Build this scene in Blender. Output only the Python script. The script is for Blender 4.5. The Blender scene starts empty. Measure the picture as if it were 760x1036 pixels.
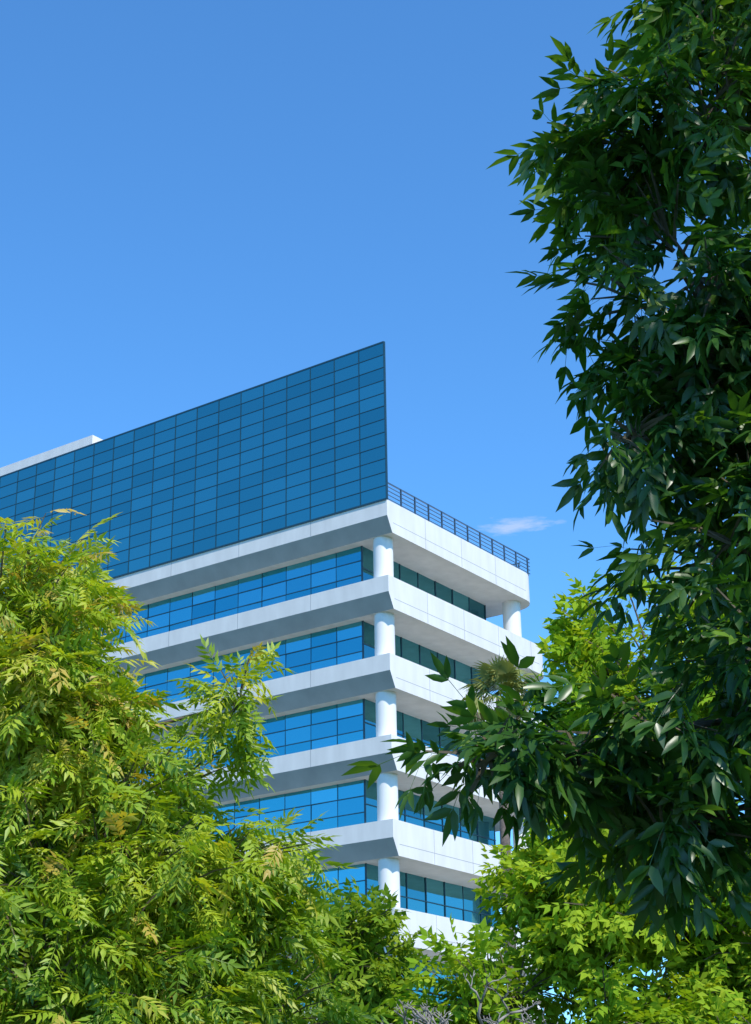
import bpy, math, random
import numpy as np
from mathutils import Vector, Matrix, noise
random.seed(3)
rng = np.random.default_rng(11)
scene = bpy.context.scene

# ------------------------------------------------------------------ camera fit
def basis(yaw, pitch, roll):
    f = np.array([math.sin(yaw)*math.cos(pitch), math.cos(yaw)*math.cos(pitch), math.sin(pitch)])
    r0 = np.array([math.cos(yaw), -math.sin(yaw), 0.0])
    u0 = np.cross(r0, f)
    r = math.cos(roll)*r0 + math.sin(roll)*u0
    u = -math.sin(roll)*r0 + math.cos(roll)*u0
    return r, u, f
CAM = np.array([0, 0, 1.6])
def proj(P, w):
    r, u, f = basis(0.0, w[0], w[1])
    d = np.asarray(P) - CAM
    return np.array([380 + w[2]*d.dot(r)/d.dot(f), 518 - w[2]*d.dot(u)/d.dot(f)])
def loc(x, y, z, w):
    th = w[4]
    R = np.array([math.cos(th), math.sin(th)]); L = np.array([-math.sin(th), math.cos(th)])
    c = np.array([w[3], 76.0]) + x*R + y*L
    return np.array([c[0], c[1], z])
def y_at(p, q, X):
    return p[1] + (q[1]-p[1])*(X-p[0])/(q[0]-p[0])
def resid(w):
    out = []
    for z, X, Y in [(33.4,391,506),(29.4,394,583),(25.4,395,660),(21.4,396,745),(17.4,397,828),(13.4,398,915),(w[5],387.5,347)]:
        a = proj(loc(0,0,z,w), w); out += [a[0]-X, a[1]-Y]
    for z, X, Y in [(w[5],0,482),(33.4,140,575),(29.4,150,643),(25.4,250,697),(21.4,272,771),(17.4,300,842)]:
        out.append(y_at(proj(loc(0,0,z,w),w), proj(loc(0,30,z,w),w), X)-Y)
    for z, X, Y in [(33.4,533,578),(29.4,545,652),(17.4,500,855)]:
        out.append(y_at(proj(loc(0,0,z,w),w), proj(loc(14,0,z,w),w), X)-Y)
    return np.array(out)
w = np.array([math.radians(22.3), math.radians(1.2), 1660.0, 0.5, math.radians(54.1), 42.3])
for it in range(30):
    r0 = resid(w); J = np.zeros((len(r0), 6))
    for k in range(6):
        h = 1e-4*max(1, abs(w[k])); w2 = w.copy(); w2[k] += h
        J[:, k] = (resid(w2)-r0)/h
    H = J.T@J
    w = w + np.linalg.solve(H+np.diag(np.diag(H))*1e-3, -J.T@r0)
PITCH, ROLL, FPX, CX, TH, HS = [float(v) for v in w]

r, u, f = basis(0.0, PITCH, ROLL)
cam_d = bpy.data.cameras.new("camera"); cam = bpy.data.objects.new("camera", cam_d)
scene.collection.objects.link(cam)
M = Matrix(((r[0],u[0],-f[0],0),(r[1],u[1],-f[1],0),(r[2],u[2],-f[2],1.6),(0,0,0,1)))
cam.matrix_world = M
cam_d.sensor_fit = 'VERTICAL'; cam_d.sensor_height = 36; cam_d.lens = FPX/1036*36
cam_d.clip_start = 0.05; cam_d.clip_end = 5000
scene.camera = cam

scene.view_settings.view_transform = 'Standard'
scene.view_settings.look = 'None'
scene.view_settings.exposure = 0

# ------------------------------------------------------------------ materials
def newmat(name):
    m = bpy.data.materials.new(name); m.use_nodes = True
    nt = m.node_tree
    return m, nt, nt.nodes['Principled BSDF'], nt.nodes['Material Output']
def simple(name, col, rough=0.6, metal=0.0, var=0.1, scale=3.0, bump=0.0, zs=1.0):
    m, nt, b, o = newmat(name)
    tc = nt.nodes.new('ShaderNodeTexCoord')
    mp = nt.nodes.new('ShaderNodeMapping'); mp.inputs['Scale'].default_value = (1,1,zs)
    nt.links.new(tc.outputs['Object'], mp.inputs['Vector'])
    n = nt.nodes.new('ShaderNodeTexNoise'); n.inputs['Scale'].default_value = scale; n.inputs['Detail'].default_value = 6
    nt.links.new(mp.outputs['Vector'], n.inputs['Vector'])
    cr = nt.nodes.new('ShaderNodeValToRGB')
    cr.color_ramp.elements[0].position = 0.3; cr.color_ramp.elements[1].position = 0.7
    cr.color_ramp.elements[0].color = (*[c*(1-var) for c in col], 1)
    cr.color_ramp.elements[1].color = (*[min(1, c*(1+var)) for c in col], 1)
    nt.links.new(n.outputs['Fac'], cr.inputs['Fac'])
    nt.links.new(cr.outputs['Color'], b.inputs['Base Color'])
    b.inputs['Roughness'].default_value = rough; b.inputs['Metallic'].default_value = metal
    if bump:
        bp = nt.nodes.new('ShaderNodeBump'); bp.inputs['Strength'].default_value = bump
        n2 = nt.nodes.new('ShaderNodeTexNoise'); n2.inputs['Scale'].default_value = scale*6
        nt.links.new(tc.outputs['Object'], n2.inputs['Vector'])
        nt.links.new(n2.outputs['Fac'], bp.inputs['Height']); nt.links.new(bp.outputs['Normal'], b.inputs['Normal'])
    return m
def glassmat(name, lo, hi, rough=0.04):
    m, nt, b, o = newmat(name)
    at = nt.nodes.new('ShaderNodeAttribute'); at.attribute_name = 'tint'
    mx = nt.nodes.new('ShaderNodeMix'); mx.data_type = 'RGBA'
    mx.inputs['A'].default_value = (*lo, 1); mx.inputs['B'].default_value = (*hi, 1)
    nt.links.new(at.outputs['Fac'], mx.inputs['Factor'])
    nt.links.new(mx.outputs['Result'], b.inputs['Base Color'])
    b.inputs['Metallic'].default_value = 0.95; b.inputs['Roughness'].default_value = rough
    return m
def leafmat(name, stops, transl=0.4, tcol=(1.3,1.25,0.6), rough=0.45, gloss=0.05):
    m, nt, b, o = newmat(name)
    nt.nodes.remove(b)
    at = nt.nodes.new('ShaderNodeAttribute'); at.attribute_name = 'tint'
    cr = nt.nodes.new('ShaderNodeValToRGB')
    els = cr.color_ramp.elements
    while len(els) < len(stops): els.new(0.5)
    for e, (p, c) in zip(els, stops):
        e.position = p; e.color = (*c, 1)
    nt.links.new(at.outputs['Fac'], cr.inputs['Fac'])
    df = nt.nodes.new('ShaderNodeBsdfDiffuse'); nt.links.new(cr.outputs['Color'], df.inputs['Color'])
    tr = nt.nodes.new('ShaderNodeBsdfTranslucent')
    mu = nt.nodes.new('ShaderNodeMix'); mu.data_type = 'RGBA'; mu.blend_type = 'MULTIPLY'
    mu.inputs['Factor'].default_value = 1.0
    nt.links.new(cr.outputs['Color'], mu.inputs['A']); mu.inputs['B'].default_value = (*tcol, 1)
    nt.links.new(mu.outputs['Result'], tr.inputs['Color'])
    ms = nt.nodes.new('ShaderNodeMixShader'); ms.inputs['Fac'].default_value = transl
    nt.links.new(df.outputs['BSDF'], ms.inputs[1]); nt.links.new(tr.outputs['BSDF'], ms.inputs[2])
    last = ms.outputs['Shader']
    if gloss:
        gl = nt.nodes.new('ShaderNodeBsdfGlossy'); gl.inputs['Roughness'].default_value = rough
        m2 = nt.nodes.new('ShaderNodeMixShader'); m2.inputs['Fac'].default_value = gloss
        nt.links.new(last, m2.inputs[1]); nt.links.new(gl.outputs['BSDF'], m2.inputs[2]); last = m2.outputs['Shader']
    nt.links.new(last, o.inputs['Surface'])
    return m

M_white = simple("white_precast_concrete", (0.72,0.69,0.665), 0.7, 0, 0.07, 1.6, 0, 0.25)
M_chamfer_shade = simple("precast_chamfer_painted_shade", (0.38,0.375,0.37), 0.8, 0, 0.10, 0.9)  # same precast, darkened in colour to stand for shade on the left chamfer
M_col = simple("white_column_paint", (0.76,0.74,0.72), 0.55, 0, 0.05, 1.2, 0, 0.3)
M_joint = simple("joint_sealant", (0.32,0.32,0.33), 0.8)
M_mull = simple("dark_mullion", (0.02,0.07,0.10), 0.4, 0.3)
M_mull2 = simple("window_mullion", (0.03,0.09,0.13), 0.4, 0.3)
M_rail = simple("railing_metal", (0.10,0.16,0.22), 0.4, 0.6)
M_gscreen = glassmat("screen_blue_glass", (0.07,0.31,0.34), (0.10,0.39,0.42), 0.06)
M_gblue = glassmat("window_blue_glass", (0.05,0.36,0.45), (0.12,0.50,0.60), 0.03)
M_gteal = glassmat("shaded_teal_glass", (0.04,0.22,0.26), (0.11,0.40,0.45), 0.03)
M_bark = simple("bark", (0.13,0.10,0.08), 0.9, 0, 0.4, 12, 0.5)
M_twig = simple("twig_bark", (0.10,0.08,0.045), 0.8, 0, 0.3, 20)
M_greybark = simple("grey_bark", (0.25,0.22,0.19), 0.9, 0, 0.3, 10, 0.4)
M_grass = simple("grass_ground", (0.06,0.08,0.03), 0.95, 0, 0.4, 0.4, 0.3)

# ------------------------------------------------------------------ mesh helpers
def link(ob, parent=None):
    scene.collection.objects.link(ob)
    if parent is not None: ob.parent = parent
    return ob
def empty(name, loc=(0,0,0), rotz=0):
    e = bpy.data.objects.new(name, None); e.location = loc; e.rotation_euler = (0,0,rotz)
    return link(e)
class MB:
    def __init__(s): s.v=[]; s.f=[]; s.t=[]
    def box(s, x0,x1,y0,y1,z0,z1):
        b=len(s.v)
        s.v += [(x0,y0,z0),(x1,y0,z0),(x1,y1,z0),(x0,y1,z0),(x0,y0,z1),(x1,y0,z1),(x1,y1,z1),(x0,y1,z1)]
        s.f += [tuple(b+i for i in q) for q in [(3,2,1,0),(4,5,6,7),(0,1,5,4),(1,2,6,5),(2,3,7,6),(3,0,4,7)]]
    def poly(s, pts, tint=None):
        b=len(s.v); s.v += [tuple(p) for p in pts]; s.f.append(tuple(range(b,b+len(pts))))
        s.t += [tint if tint is not None else 0.5]*len(pts)
    def loft(s, rings):
        b=len(s.v); n=len(rings[0])
        for rg in rings: s.v += [tuple(p) for p in rg]
        for k in range(len(rings)-1):
            for i in range(n):
                j=(i+1)%n; s.f.append((b+k*n+i, b+k*n+j, b+(k+1)*n+j, b+(k+1)*n+i))
        s.f.append(tuple(b+i for i in reversed(range(n)))); s.f.append(tuple(b+(len(rings)-1)*n+i for i in range(n)))
    def tube(s, pts, radii, n=7):
        rings=[]; pts=[Vector(p) for p in pts]
        for i,p in enumerate(pts):
            d=(pts[min(i+1,len(pts)-1)]-pts[max(i-1,0)]).normalized()
            a=d.cross(Vector((0.31,0.2,0.93))); 
            if a.length<0.1: a=d.cross(Vector((1,0,0)))
            a.normalize(); c=d.cross(a); rr=float(radii[i])
            rings.append([p+(a*math.cos(2*math.pi*k/n)+c*math.sin(2*math.pi*k/n))*rr for k in range(n)])
        s.loft(rings)
    def obj(s, name, mat, parent=None, smooth=False, mat2=None, sel=None):
        me=bpy.data.meshes.new(name); me.from_pydata([tuple(float(q) for q in p) for p in s.v],[],s.f)
        if s.t and len(s.t)==len(s.v):
            a=me.attributes.new('tint','FLOAT','POINT'); a.data.foreach_set('value', s.t)
        me.materials.append(mat); me.update()
        if mat2:
            me.materials.append(mat2)
            for p in me.polygons:
                if sel(p): p.material_index=1
        if smooth: me.polygons.foreach_set('use_smooth',[True]*len(me.polygons))
        ob=bpy.data.objects.new(name,me)
        return link(ob,parent)

# ------------------------------------------------------------------ office building
bld = empty("office_building", (CX,76.0,0), TH)
LY=50.0; CHX=0.42; BH=1.65; WT=14.7; WL=15.8
tops=[33.4-4.0*k for k in range(8)]
slabs=MB(); joints=MB()
for k,zt in enumerate(tops):
    W = WT if k==0 else WL
    def ring(x0,z,c=1.3):
        arc=[(W-c+c*math.sin(a),c-c*math.cos(a),z) for a in [math.radians(10*i) for i in range(10)]]
        return [(x0,0,z)]+arc+[(W,LY,z),(x0,LY,z)]
    slabs.loft([ring(CHX,zt-BH), ring(0,zt-0.85), ring(0,zt)])
    xs=np.arange(3.4,W-1.3,3.4)
    for x in xs: joints.box(x-0.012,x+0.012,-0.004,0.05,zt-BH+0.02,zt-0.01)
    joints.box(0.5,W-1.35,-0.003,0.05,zt-1.12,zt-1.095)
    for y in np.arange(4.8,LY,4.8): joints.box(-0.004,0.04,y-0.012,y+0.012,zt-0.84,zt-0.01)
sob=slabs.obj("floor_bands",M_white,bld,smooth=True,mat2=M_chamfer_shade,sel=lambda p: p.normal.x<-0.3 and p.normal.z<-0.2)
md=sob.modifiers.new('es','EDGE_SPLIT'); md.split_angle=math.radians(20)
joints.obj("panel_joints",M_joint,bld)
# columns
cols=MB()
def cyl(mb,x,y,z0,z1,r,n=28):
    mb.loft([[(x+r*math.cos(2*math.pi*i/n),y+r*math.sin(2*math.pi*i/n),z) for i in range(n)] for z in (z0,z1)])
for k in range(8):
    z1=tops[k]-BH; z0=tops[k+1] if k<7 else 0.0
    for (x,y) in [(0.96,0.95),(13.3,0.95),(13.3,16),(13.3,32)]:
        cyl(cols,x,y,z0-0.01,z1+0.3,0.5)
cob=cols.obj("columns",M_col,bld,smooth=True)
md=cob.modifiers.new('es','EDGE_SPLIT'); md.split_angle=math.radians(40)
# window walls
def panels(mb, fr, a0,a1,z0,z1, na,nz, tilt=0.0015):
    for i in range(na):
        for j in range(nz):
            A0=a0+(a1-a0)*i/na; A1=a0+(a1-a0)*(i+1)/na; Z0=z0+(z1-z0)*j/nz; Z1=z0+(z1-z0)*(j+1)/nz
            ta=random.gauss(0,tilt)*(A1-A0); tz=random.gauss(0,tilt)*(Z1-Z0)
            mb.poly([fr(A0,Z0,-ta-tz),fr(A1,Z0,ta-tz),fr(A1,Z1,ta+tz),fr(A0,Z1,-ta+tz)], random.random())
gb=MB(); gt=MB(); mu=MB()
GX=1.0; GY=2.3; GE=12.7
for k in range(8):
    z1=tops[k]-BH; z0=tops[k+1] if k<7 else 0.0
    n=int((LY-GY)/1.6)
    panels(gb, lambda a,z,o:(GX+o,a,z), LY-0.5, GY, z0,z1, n,3, 0.004)
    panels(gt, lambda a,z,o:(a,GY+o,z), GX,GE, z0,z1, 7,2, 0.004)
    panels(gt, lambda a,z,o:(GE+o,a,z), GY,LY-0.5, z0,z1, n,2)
    h=z1-z0
    for j in (1,2):
        z=z0+h*j/3
        mu.box(GX-0.03,GX+0.02,GY,LY-0.5,z-0.022,z+0.022)
    mu.box(GX-0.05,GE+0.05,GY-0.05,GY+0.02,z0+h*0.5-0.02,z0+h*0.5+0.02)
    for i in range(n+1):
        y=GY+(LY-0.5-GY)*i/n; wv=0.012 if i else 0.05
        mu.box(GX-0.02,GX+0.02,y-wv,y+wv,z0,z1)
    for i in range(8):
        x=GX+(GE-GX)*i/7; mu.box(x-0.02,x+0.02,GY-0.04,GY+0.02,z0,z1)
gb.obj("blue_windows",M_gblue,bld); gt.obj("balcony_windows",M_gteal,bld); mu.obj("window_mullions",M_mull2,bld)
# rooftop glass screen
gs=MB(); ms=MB()
NR=12; PW=1.6; NC=int(LY/PW)
panels(gs, lambda a,z,o:(-0.03+o,a,z), NC*PW, 0.0, 33.42,HS, NC,NR, 0.0015)
for j in range(NR+1):
    z=33.42+(HS-33.42)*j/NR; hw=0.019 if 0<j<NR else 0.045
    ms.box(-0.05,0.0,0,NC*PW,z-hw,z+hw)
for i in range(NC+1):
    y=i*PW; ms.box(-0.052,0.0,y-0.022,y+0.022,33.42,HS)
ms.box(0.002,0.08,-0.03,NC*PW,33.41,HS+0.045)
for i in range(1,NC,2): ms.box(0.09,0.3,i*PW+0.1,i*PW+0.25,33.41,HS-0.3)
gs.obj("roof_screen_glass",M_gscreen,bld); ms.obj("roof_screen_frame",M_mull,bld)
ph=MB(); ph.box(5,13,26.2,49,33.42,46.2); ph.obj("rooftop_penthouse",M_white,bld)
rl=MB()
for j in range(5):
    z=33.5+0.22*j+0.1; t=0.018 if j<4 else 0.03
    rl.box(0.25,WT-0.4,0.18,0.18+2*t,z-t,z+t); rl.box(WT-0.28,WT-0.28+2*t,0.9,30,z-t,z+t)
for x in np.arange(0.3,WT-0.4,1.25): rl.box(x-0.03,x+0.03,0.16,0.24,33.4,34.5)
for y in np.arange(1,30,1.5): rl.box(WT-0.3,WT-0.22,y-0.03,y+0.03,33.4,34.5)
rl.obj("roof_railing",M_rail,bld)

# ------------------------------------------------------------------ foliage machinery
def compound_leaf(L, nl, ll, lw, droop=0.25, hi=False, terminal=True, fan=0.9):
    V=[];T=[]
    def rp(t): return np.array([L*t*(1-0.12*t), 0, -droop*L*t*t])
    def leaflet(base, ang, length, tw):
        d=np.array([math.cos(ang), math.sin(ang), -0.15-random.random()*0.35]); d/=np.linalg.norm(d)
        up=np.array([0,0,1.0])+np.array([random.gauss(0,.2),random.gauss(0,.2),0])
        s=np.cross(up,d); s/=np.linalg.norm(s); n=np.cross(d,s)
        w2=lw*0.5*random.uniform(.85,1.15); b=len(V); cr=-0.25*w2
        def pt(t,side,w): return base+d*length*t+s*side*w+n*((0 if side else cr)-0.18*length*t*t)
        if hi:
            V.extend([pt(0,0,0),pt(.3,0,0),pt(.65,0,0),pt(1,0,0),pt(.25,1,w2*.85),pt(.6,1,w2*.8),pt(.25,-1,w2*.85),pt(.6,-1,w2*.8)])
            T.extend([(b,b+1,b+4),(b+1,b+5,b+4),(b+1,b+2,b+5),(b+2,b+3,b+5),(b,b+6,b+1),(b+1,b+6,b+7),(b+1,b+7,b+2),(b+2,b+7,b+3)])
        else:
            V.extend([pt(0,0,0),pt(.4,0,0),pt(1,0,0),pt(.38,1,w2),pt(.38,-1,w2)])
            T.extend([(b,b+1,b+3),(b+1,b+2,b+3),(b,b+4,b+1),(b+1,b+4,b+2)])
    b=len(V); rw=L*0.006
    for t in (0,.5,1):
        p=rp(t); V.extend([p+np.array([0,rw,0]),p-np.array([0,rw,0])])
    T.extend([(b,b+1,b+2),(b+1,b+3,b+2),(b+2,b+3,b+4),(b+3,b+5,b+4)])
    pairs=nl//2
    for i in range(pairs):
        t=0.25+0.72*i/max(1,pairs-1) if pairs>1 else 0.6
        sc=1-0.35*abs(t-0.55)
        for sd in (1,-1):
            leaflet(rp(min(1,t+random.uniform(-.02,.02))), sd*(fan+random.gauss(0,.12)), ll*sc*random.uniform(.85,1.1),0)
    if terminal: leaflet(rp(1), random.gauss(0,.15), ll*1.05,0)
    return np.array(V),np.array(T,dtype=np.int32)

def build_foliage(name, variants, pos, dirs, scale, tint, mat, parent, rollsd=0.5):
    N=len(pos); dirs=dirs/np.linalg.norm(dirs,axis=1,keepdims=True)
    up=np.tile([0,0,1.0],(N,1))+rng.normal(0,rollsd,(N,3))
    y=np.cross(up,dirs); y/=np.linalg.norm(y,axis=1,keepdims=True)+1e-9; z=np.cross(dirs,y)
    R=np.stack([dirs,y,z],axis=2)*scale[:,None,None]
    idx=rng.integers(0,len(variants),N); VV=[];TT=[];AA=[];off=0
    for k,(V,T) in enumerate(variants):
        s=np.where(idx==k)[0]
        if len(s)==0: continue
        P=np.einsum('nij,vj->nvi',R[s],V)+pos[s][:,None,:]
        VV.append(P.reshape(-1,3)); TT.append((T[None]+(np.arange(len(s))*len(V))[:,None,None]+off).reshape(-1,3))
        AA.append(np.repeat(tint[s],len(V))+rng.normal(0,.03,len(s)*len(V))); off+=len(s)*len(V)
    V=np.concatenate(VV).astype(np.float32); T=np.concatenate(TT).astype(np.int32); A=np.clip(np.concatenate(AA),0,1).astype(np.float32)
    me=bpy.data.meshes.new(name); me.vertices.add(len(V)); me.vertices.foreach_set('co',V.ravel())
    me.loops.add(len(T)*3); me.loops.foreach_set('vertex_index',T.ravel())
    me.polygons.add(len(T)); me.polygons.foreach_set('loop_start',np.arange(0,len(T)*3,3,dtype=np.int32))
    a=me.attributes.new('tint','FLOAT','POINT'); a.data.foreach_set('value',A)
    me.materials.append(mat); me.update(calc_edges=True); me.validate()
    ob=bpy.data.objects.new(name,me); link(ob,parent); return ob

def make_tree(name, trunk_pts, trunk_r, blobs, variants, leafmat_, barkm, leaves_per=9, twig_len=0.3, spread=0.7, down=0.35,
              clumps=10, clump_r=0.42, shell=0.45, tipred=0.0, scale_sd=0.12, twigr=0.004):
    root=empty(name, trunk_pts[0]); o=Vector(trunk_pts[0])
    wood=MB(); tw=MB()
    tp=[Vector(p)-o for p in trunk_pts]
    wood.tube(tp, list(np.linspace(trunk_r,trunk_r*0.45,len(tp))),10)
    P=[];D=[];TI=[]
    for (c,rad,nt_,toff) in blobs:
        c=Vector(c)-o; rad=Vector(rad)
        st=min(tp[1:],key=lambda q:(q-c).length+ (2 if q.z>c.z+0.3 else 0))
        mid=(st+c)/2+Vector((random.uniform(-.1,.1),random.uniform(-.1,.1),0.12))*(c-st).length
        lr=max(0.015,trunk_r*0.3*min(1,max(rad)/1.0))
        pts=[st,(st+mid)/2+Vector((0,0,.03)),mid,(mid+c)/2,c]
        wood.tube(pts,[lr*1.2,lr,lr*.8,lr*.6,lr*.4],7)
        nc=max(3,int(clumps*max(rad)/max(0.4,max(rad))))
        cl=[]
        for i in range(nc):
            d=Vector(rng.normal(0,1,3)).normalized()
            rr=random.uniform(shell,0.8)
            q=c+Vector((d.x*rad.x,d.y*rad.y,d.z*rad.z))*rr
            cl.append((q,d,random.uniform(-.15,.15)))
            m2=(c+q)/2+Vector(rng.normal(0,.05,3))*max(rad)
            wood.tube([c,m2,q],[lr*.4,lr*.25,lr*.12],5)
        for i in range(nt_):
            q,d,ct=cl[i%nc]
            e=Vector(rng.normal(0,1,3)).normalized()*random.random()**0.45
            p=q+Vector((e.x*rad.x,e.y*rad.y,e.z*rad.z))*clump_r
            out=(p-c).normalized()*0.6+e*0.5+Vector((0,0,0.15)); out.normalize()
            tl=twig_len*random.uniform(.6,1.3)
            end=p+out*tl*0.5; stt=p-out*tl*0.5
            tw.tube([stt,(stt+end)/2+Vector((0,0,tl*.06)),end],[twigr*1.6,twigr*1.2,twigr*.6],3)
            for j in range(leaves_per):
                t=random.random()**0.6
                pp=stt+(end-stt)*t
                dr=out*(0.25+0.6*t)+Vector(rng.normal(0,1,3)).normalized()*spread-Vector((0,0,down))
                P.append(pp);D.append(dr)
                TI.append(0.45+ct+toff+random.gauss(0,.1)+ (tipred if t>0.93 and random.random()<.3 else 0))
    P=np.array([tuple(p) for p in P]);D=np.array([tuple(p) for p in D]);TI=np.array(TI)
    sc=np.clip(rng.normal(1,scale_sd,len(P)),.6,1.4)
    wood.obj("trunk_and_limbs",barkm,root,smooth=True)
    tw.obj("twigs",M_twig,root)
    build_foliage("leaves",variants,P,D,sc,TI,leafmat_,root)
    return root

L_pist=leafmat("pistache_leaf",[(0.0,(0.06,0.15,0.008)),(0.4,(0.21,0.35,0.015)),(0.7,(0.44,0.53,0.035)),(0.95,(0.54,0.40,0.08))],0.42,(1.3,1.2,0.4),0.5,0.035)
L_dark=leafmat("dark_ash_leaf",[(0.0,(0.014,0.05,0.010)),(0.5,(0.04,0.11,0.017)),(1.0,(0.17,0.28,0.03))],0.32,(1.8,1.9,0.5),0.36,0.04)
L_back=leafmat("background_leaf",[(0.0,(0.08,0.17,0.012)),(0.5,(0.24,0.39,0.025)),(1.0,(0.46,0.55,0.05))],0.42,(1.3,1.2,0.4),0.5,0.0)
L_mid=leafmat("shrub_leaf",[(0.0,(0.06,0.13,0.012)),(0.5,(0.18,0.30,0.025)),(1.0,(0.36,0.45,0.05))],0.38,(1.3,1.2,0.4),0.5,0.0)
L_palm=leafmat("palm_leaf",[(0.0,(0.12,0.17,0.04)),(0.5,(0.28,0.30,0.10)),(1.0,(0.42,0.38,0.18))],0.2,(1.2,1.2,0.6),0.5,0.0)

v_pist=[compound_leaf(0.20,random.choice([11,11,13]),0.074,0.020,random.uniform(.2,.5)) for _ in range(8)]
v_dark=[compound_leaf(0.16,random.choice([5,7]),0.098,0.029,random.uniform(.2,.5),hi=True,fan=0.75) for _ in range(8)]
v_back=[compound_leaf(0.28,7,0.14,0.065,random.uniform(.1,.3),fan=1.0) for _ in range(6)]
v_mid=[compound_leaf(0.3,7,0.15,0.075,random.uniform(.1,.3),fan=1.0) for _ in range(6)]

make_tree("pistache_tree",[(-2.2,8.7,0),(-2.2,8.65,1.0),(-2.15,8.6,1.8),(-2.1,8.5,2.6),(-2.15,8.4,3.3)],0.14,[
  ((-2.10,8.3,4.05),(0.97,0.9,0.92),300,0.15),
  ((-1.5,8.1,3.05),(1.0,0.9,0.78),300,0.09),
  ((-0.98,8.1,3.03),(0.5,0.5,0.40),90,0.07),
  ((-0.75,8.2,2.38),(0.65,0.7,0.6),160,0.04),
  ((-0.68,8.0,3.86),(0.14,0.16,0.2),11,0.08),
  ((-3.0,8.5,3.3),(0.8,0.8,1.0),50,0.0),
  ((-1.65,7.9,2.3),(1.1,0.7,0.7),190,0.02),
 ],v_pist,L_pist,M_bark,leaves_per=9,twig_len=0.28,down=0.45,tipred=0.33)

make_tree("ash_tree",[(2.6,5.6,0),(2.55,5.5,1.5),(2.45,5.4,2.6),(2.3,5.3,3.8),(2.1,5.2,5.2),(2.0,5.1,6.4)],0.17,[
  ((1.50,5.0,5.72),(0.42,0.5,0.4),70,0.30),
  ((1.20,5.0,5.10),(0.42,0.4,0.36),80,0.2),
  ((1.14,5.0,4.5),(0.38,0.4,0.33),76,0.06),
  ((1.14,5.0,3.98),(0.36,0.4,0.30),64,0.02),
  ((0.82,4.9,3.85),(0.10,0.12,0.12),9,0.0),
  ((1.24,5.0,3.5),(0.27,0.4,0.28),52,0.0),
  ((1.25,5.0,3.05),(0.28,0.4,0.24),44,0.0),
  ((0.88,4.95,2.86),(0.18,0.25,0.10),20,0.0),
  ((0.58,4.9,2.80),(0.15,0.2,0.07),13,0.0),
  ((0.32,4.9,2.80),(0.12,0.15,0.06),10,0.0),
  ((0.84,5.0,2.58),(0.2,0.25,0.14),22,0.0),
  ((1.36,5.0,2.40),(0.08,0.2,0.28),12,0.0),
  ((1.6,5.1,3.9),(0.25,0.3,0.9),60,0.0),
  ((2.0,4.0,6.3),(1.2,1.2,0.5),105,0.0),  # unseen extra canopy, this and the next blob, added to shade the crown
  ((2.4,3.4,5.0),(0.9,0.9,0.8),60,0.0),
 ],v_dark,L_dark,M_bark,leaves_per=6,twig_len=0.26,down=0.55,clump_r=0.45,spread=0.65,twigr=0.005)

make_tree("leafy_tree",[(4.6,21,0),(4.5,21,2),(4.4,20.8,4),(4.3,20.6,6)],0.25,[
  ((4.3,20,6.9),(2.0,1.8,2.1),280,0.12),
  ((2.95,20,7.3),(0.75,0.8,1.0),75,0.14),
  ((3.1,20,5.6),(0.9,0.9,0.9),80,0.14),
  ((2.15,19.6,4.75),(0.55,0.6,0.6),65,0.16),
  ((3.2,19.5,4.4),(1.5,1.4,1.2),210,0.16),
  ((5.0,20,4.4),(1.6,1.6,1.6),120,0.08),
  ((2.4,19.2,3.0),(1.3,1.1,0.9),140,0.12),
  ((1.25,19.2,3.35),(0.6,0.5,0.6),60,0.14),
  ((4.4,19.0,2.9),(1.8,1.3,1.2),140,0.08),
 ],v_back,L_back,M_greybark,leaves_per=9,twig_len=0.8,down=0.1,clumps=14,clump_r=0.36,twigr=0.01)
make_tree("leafy_tree",[(-0.8,24,0),(-0.8,24,1.5),(-0.75,24,2.6),(-0.7,24,3.6)],0.15,[
  ((-0.55,24,4.7),(0.8,0.9,0.8),100,0.12),
  ((-0.05,24,3.7),(0.6,0.7,0.7),75,0.12),
  ((-0.5,24,3.0),(0.9,0.9,0.8),60,0.05),
 ],v_mid,L_mid,M_greybark,leaves_per=8,twig_len=0.6,down=0.1,clumps=9,twigr=0.01)

# bare branched tree
bt=empty("bare_tree",(0.9,17.0,0)); bm=MB()
rng2=np.random.default_rng(5); rnd2=random.Random(5)
def grow(p,d,l,r_,depth):
    q=p+d*l; m=(p+q)/2+Vector(rng2.normal(0,.07,3))*l
    bm.tube([p,m,q],[r_,r_*.85,r_*.7],6)
    if depth==0: return
    for _ in range(rnd2.choice([2,2,3])):
        nd=(d+Vector(rng2.normal(0,.5,3))).normalized(); nd.z=nd.z*0.7+0.15
        grow(q,nd.normalized(),l*rnd2.uniform(.5,.72),r_*.64,depth-1)
bm.tube([(0,0,0),(0.04,0,1.0),(0,0,1.9)],[0.09,0.075,0.06],8)
for ax in (-.6,-.1,.5): grow(Vector((0,0,1.85)),Vector((ax,rng2.normal(0,.3),0.8)).normalized(),0.75,0.045,5)
bm.obj("trunk_and_branches",M_greybark,bt,smooth=True)

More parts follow.
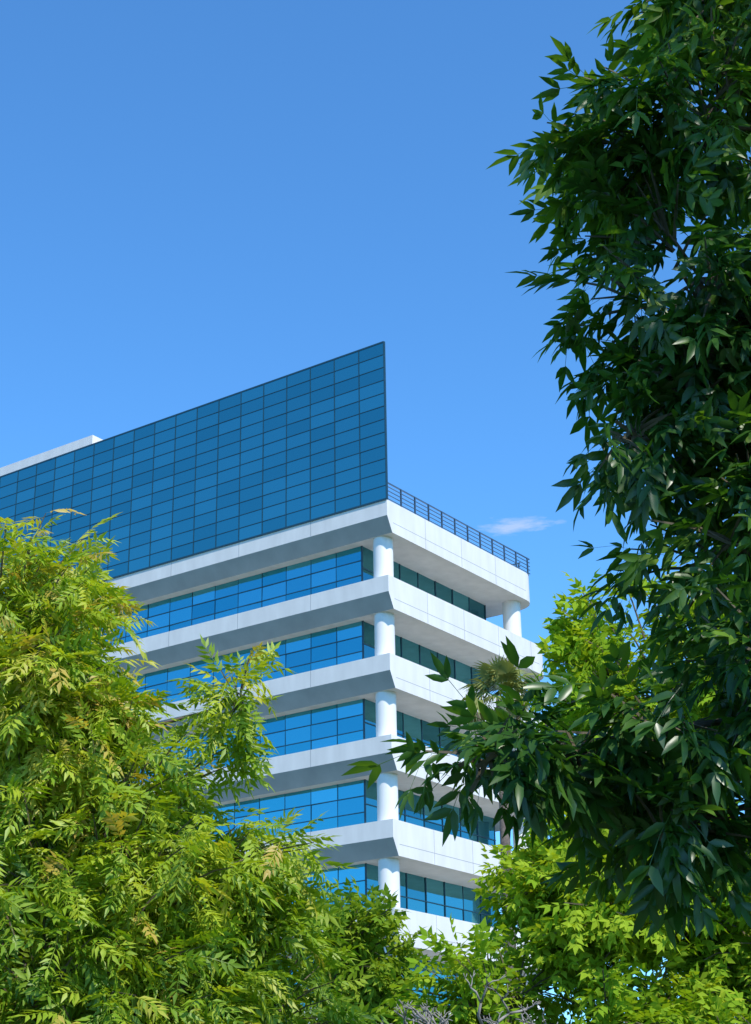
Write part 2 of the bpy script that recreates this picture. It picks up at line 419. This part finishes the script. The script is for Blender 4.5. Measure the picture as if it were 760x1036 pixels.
# fan palm
pr=empty("fan_palm_tree",(3.75,50,0)); pm=MB()
pm.tube([(0,0,0),(0.05,0,5),(0,0,10),(0.05,0,15.7)],[0.3,0.22,0.17,0.14],10)
pm.obj("trunk",M_bark,pr,smooth=True)
def fan():
    V=[];T=[];n=17
    V.append(np.array([0,0,0.]));V.append(np.array([0,.02,0.]));V.append(np.array([.8,0,0.]));T.append((0,1,2))
    for i in range(n):
        a=-1.9+3.8*i/(n-1); l=0.75*(1-.12*abs(a)); d=np.array([math.cos(a),math.sin(a),0]); s=np.array([-d[1],d[0],0]); b=len(V)
        o_=np.array([.8,0,0]); V+= [o_,o_+d*l*.55+s*.045+np.array([0,0,.02]),o_+d*l*.55-s*.045-np.array([0,0,.02]),o_+d*l-np.array([0,0,.25+.1*random.random()])]
        T+=[(b,b+2,b+1),(b+1,b+2,b+3)]
    return np.array(V),np.array(T,dtype=np.int32)
pos=[];dd=[];tt=[]
for i in range(60):
    a=random.uniform(0,2*math.pi); e=random.uniform(-1.3,1.3)
    pos.append((0.05,0,15.7+e*.15)); dd.append((math.cos(a)*math.cos(e),math.sin(a)*math.cos(e),math.sin(e))); tt.append(.3+(.5 if e<-.3 else 0)+random.random()*.2)
build_foliage("fronds",[fan() for _ in range(5)],np.array(pos),np.array(dd),rng.uniform(.65,1.0,60),np.array(tt),L_palm,pr,.4)

# ground
g=MB(); g.poly([(-1500,-1500,0),(1500,-1500,0),(1500,1500,0),(-1500,1500,0)]); g.t=[]; g.obj("ground",M_grass)

# ------------------------------------------------------------------ light
SUNAZ=math.radians(150); SUNEL=math.radians(50)
sd=bpy.data.lights.new("sun",'SUN'); sd.energy=5.0; sd.angle=math.radians(0.5); sd.color=(1,0.95,0.87)
so=bpy.data.objects.new("sun",sd); link(so)
sv=Vector((math.sin(SUNAZ)*math.cos(SUNEL),math.cos(SUNAZ)*math.cos(SUNEL),math.sin(SUNEL)))
so.rotation_euler=sv.to_track_quat('Z','Y').to_euler(); so.location=(20,-30,50)
wd=bpy.data.worlds.new("World"); scene.world=wd; wd.use_nodes=True; nt=wd.node_tree
bg=nt.nodes['Background']
sk=nt.nodes.new('ShaderNodeTexSky'); sk.sky_type='NISHITA'; sk.sun_disc=False
sk.sun_elevation=SUNEL; sk.sun_rotation=SUNAZ; sk.altitude=50; sk.dust_density=0.3; sk.ozone_density=1.5; sk.air_density=1.0
hs=nt.nodes.new('ShaderNodeMix'); hs.data_type='RGBA'; hs.blend_type='MULTIPLY'; hs.inputs['Factor'].default_value=1.0
nt.links.new(sk.outputs['Color'],hs.inputs['A']); hs.inputs['B'].default_value=(0.64,1.30,1.82,1)
tc=nt.nodes.new('ShaderNodeTexCoord')
def cloud(prev, d, sx, sz, strength, mx_):
    d=Vector(d).normalized()
    sub=nt.nodes.new('ShaderNodeVectorMath'); sub.operation='SUBTRACT'; sub.inputs[1].default_value=d
    nt.links.new(tc.outputs['Generated'],sub.inputs[0])
    mul=nt.nodes.new('ShaderNodeVectorMath'); mul.operation='MULTIPLY'; mul.inputs[1].default_value=(1/sx,1/sx,1/sz)
    nt.links.new(sub.outputs[0],mul.inputs[0])
    ln=nt.nodes.new('ShaderNodeVectorMath'); ln.operation='LENGTH'; nt.links.new(mul.outputs[0],ln.inputs[0])
    no=nt.nodes.new('ShaderNodeTexNoise'); no.inputs['Scale'].default_value=1.6; no.inputs['Detail'].default_value=8; no.inputs['Roughness'].default_value=.6
    nt.links.new(mul.outputs[0],no.inputs['Vector'])
    a=nt.nodes.new('ShaderNodeMath'); a.operation='MULTIPLY_ADD'; a.inputs[1].default_value=2.2; a.inputs[2].default_value=-0.3
    nt.links.new(no.outputs['Fac'],a.inputs[0])
    b=nt.nodes.new('ShaderNodeMath'); b.operation='SUBTRACT'; nt.links.new(a.outputs[0],b.inputs[0]); nt.links.new(ln.outputs['Value'],b.inputs[1])
    c=nt.nodes.new('ShaderNodeMath'); c.operation='MULTIPLY'; c.use_clamp=True; c.inputs[1].default_value=strength; nt.links.new(b.outputs[0],c.inputs[0])
    cl=nt.nodes.new('ShaderNodeMath'); cl.operation='MINIMUM'; cl.inputs[1].default_value=mx_; nt.links.new(c.outputs[0],cl.inputs[0])
    mx=nt.nodes.new('ShaderNodeMix'); mx.data_type='RGBA'; nt.links.new(cl.outputs[0],mx.inputs['Factor'])
    nt.links.new(prev,mx.inputs['A']); mx.inputs['B'].default_value=(5,5.4,6.2,1)
    return mx.outputs['Result']
o1=cloud(hs.outputs['Result'],(.085,.928,.370),0.028,0.006,0.7,0.5)
nt.links.new(o1,bg.inputs['Color']); bg.inputs['Strength'].default_value=0.15
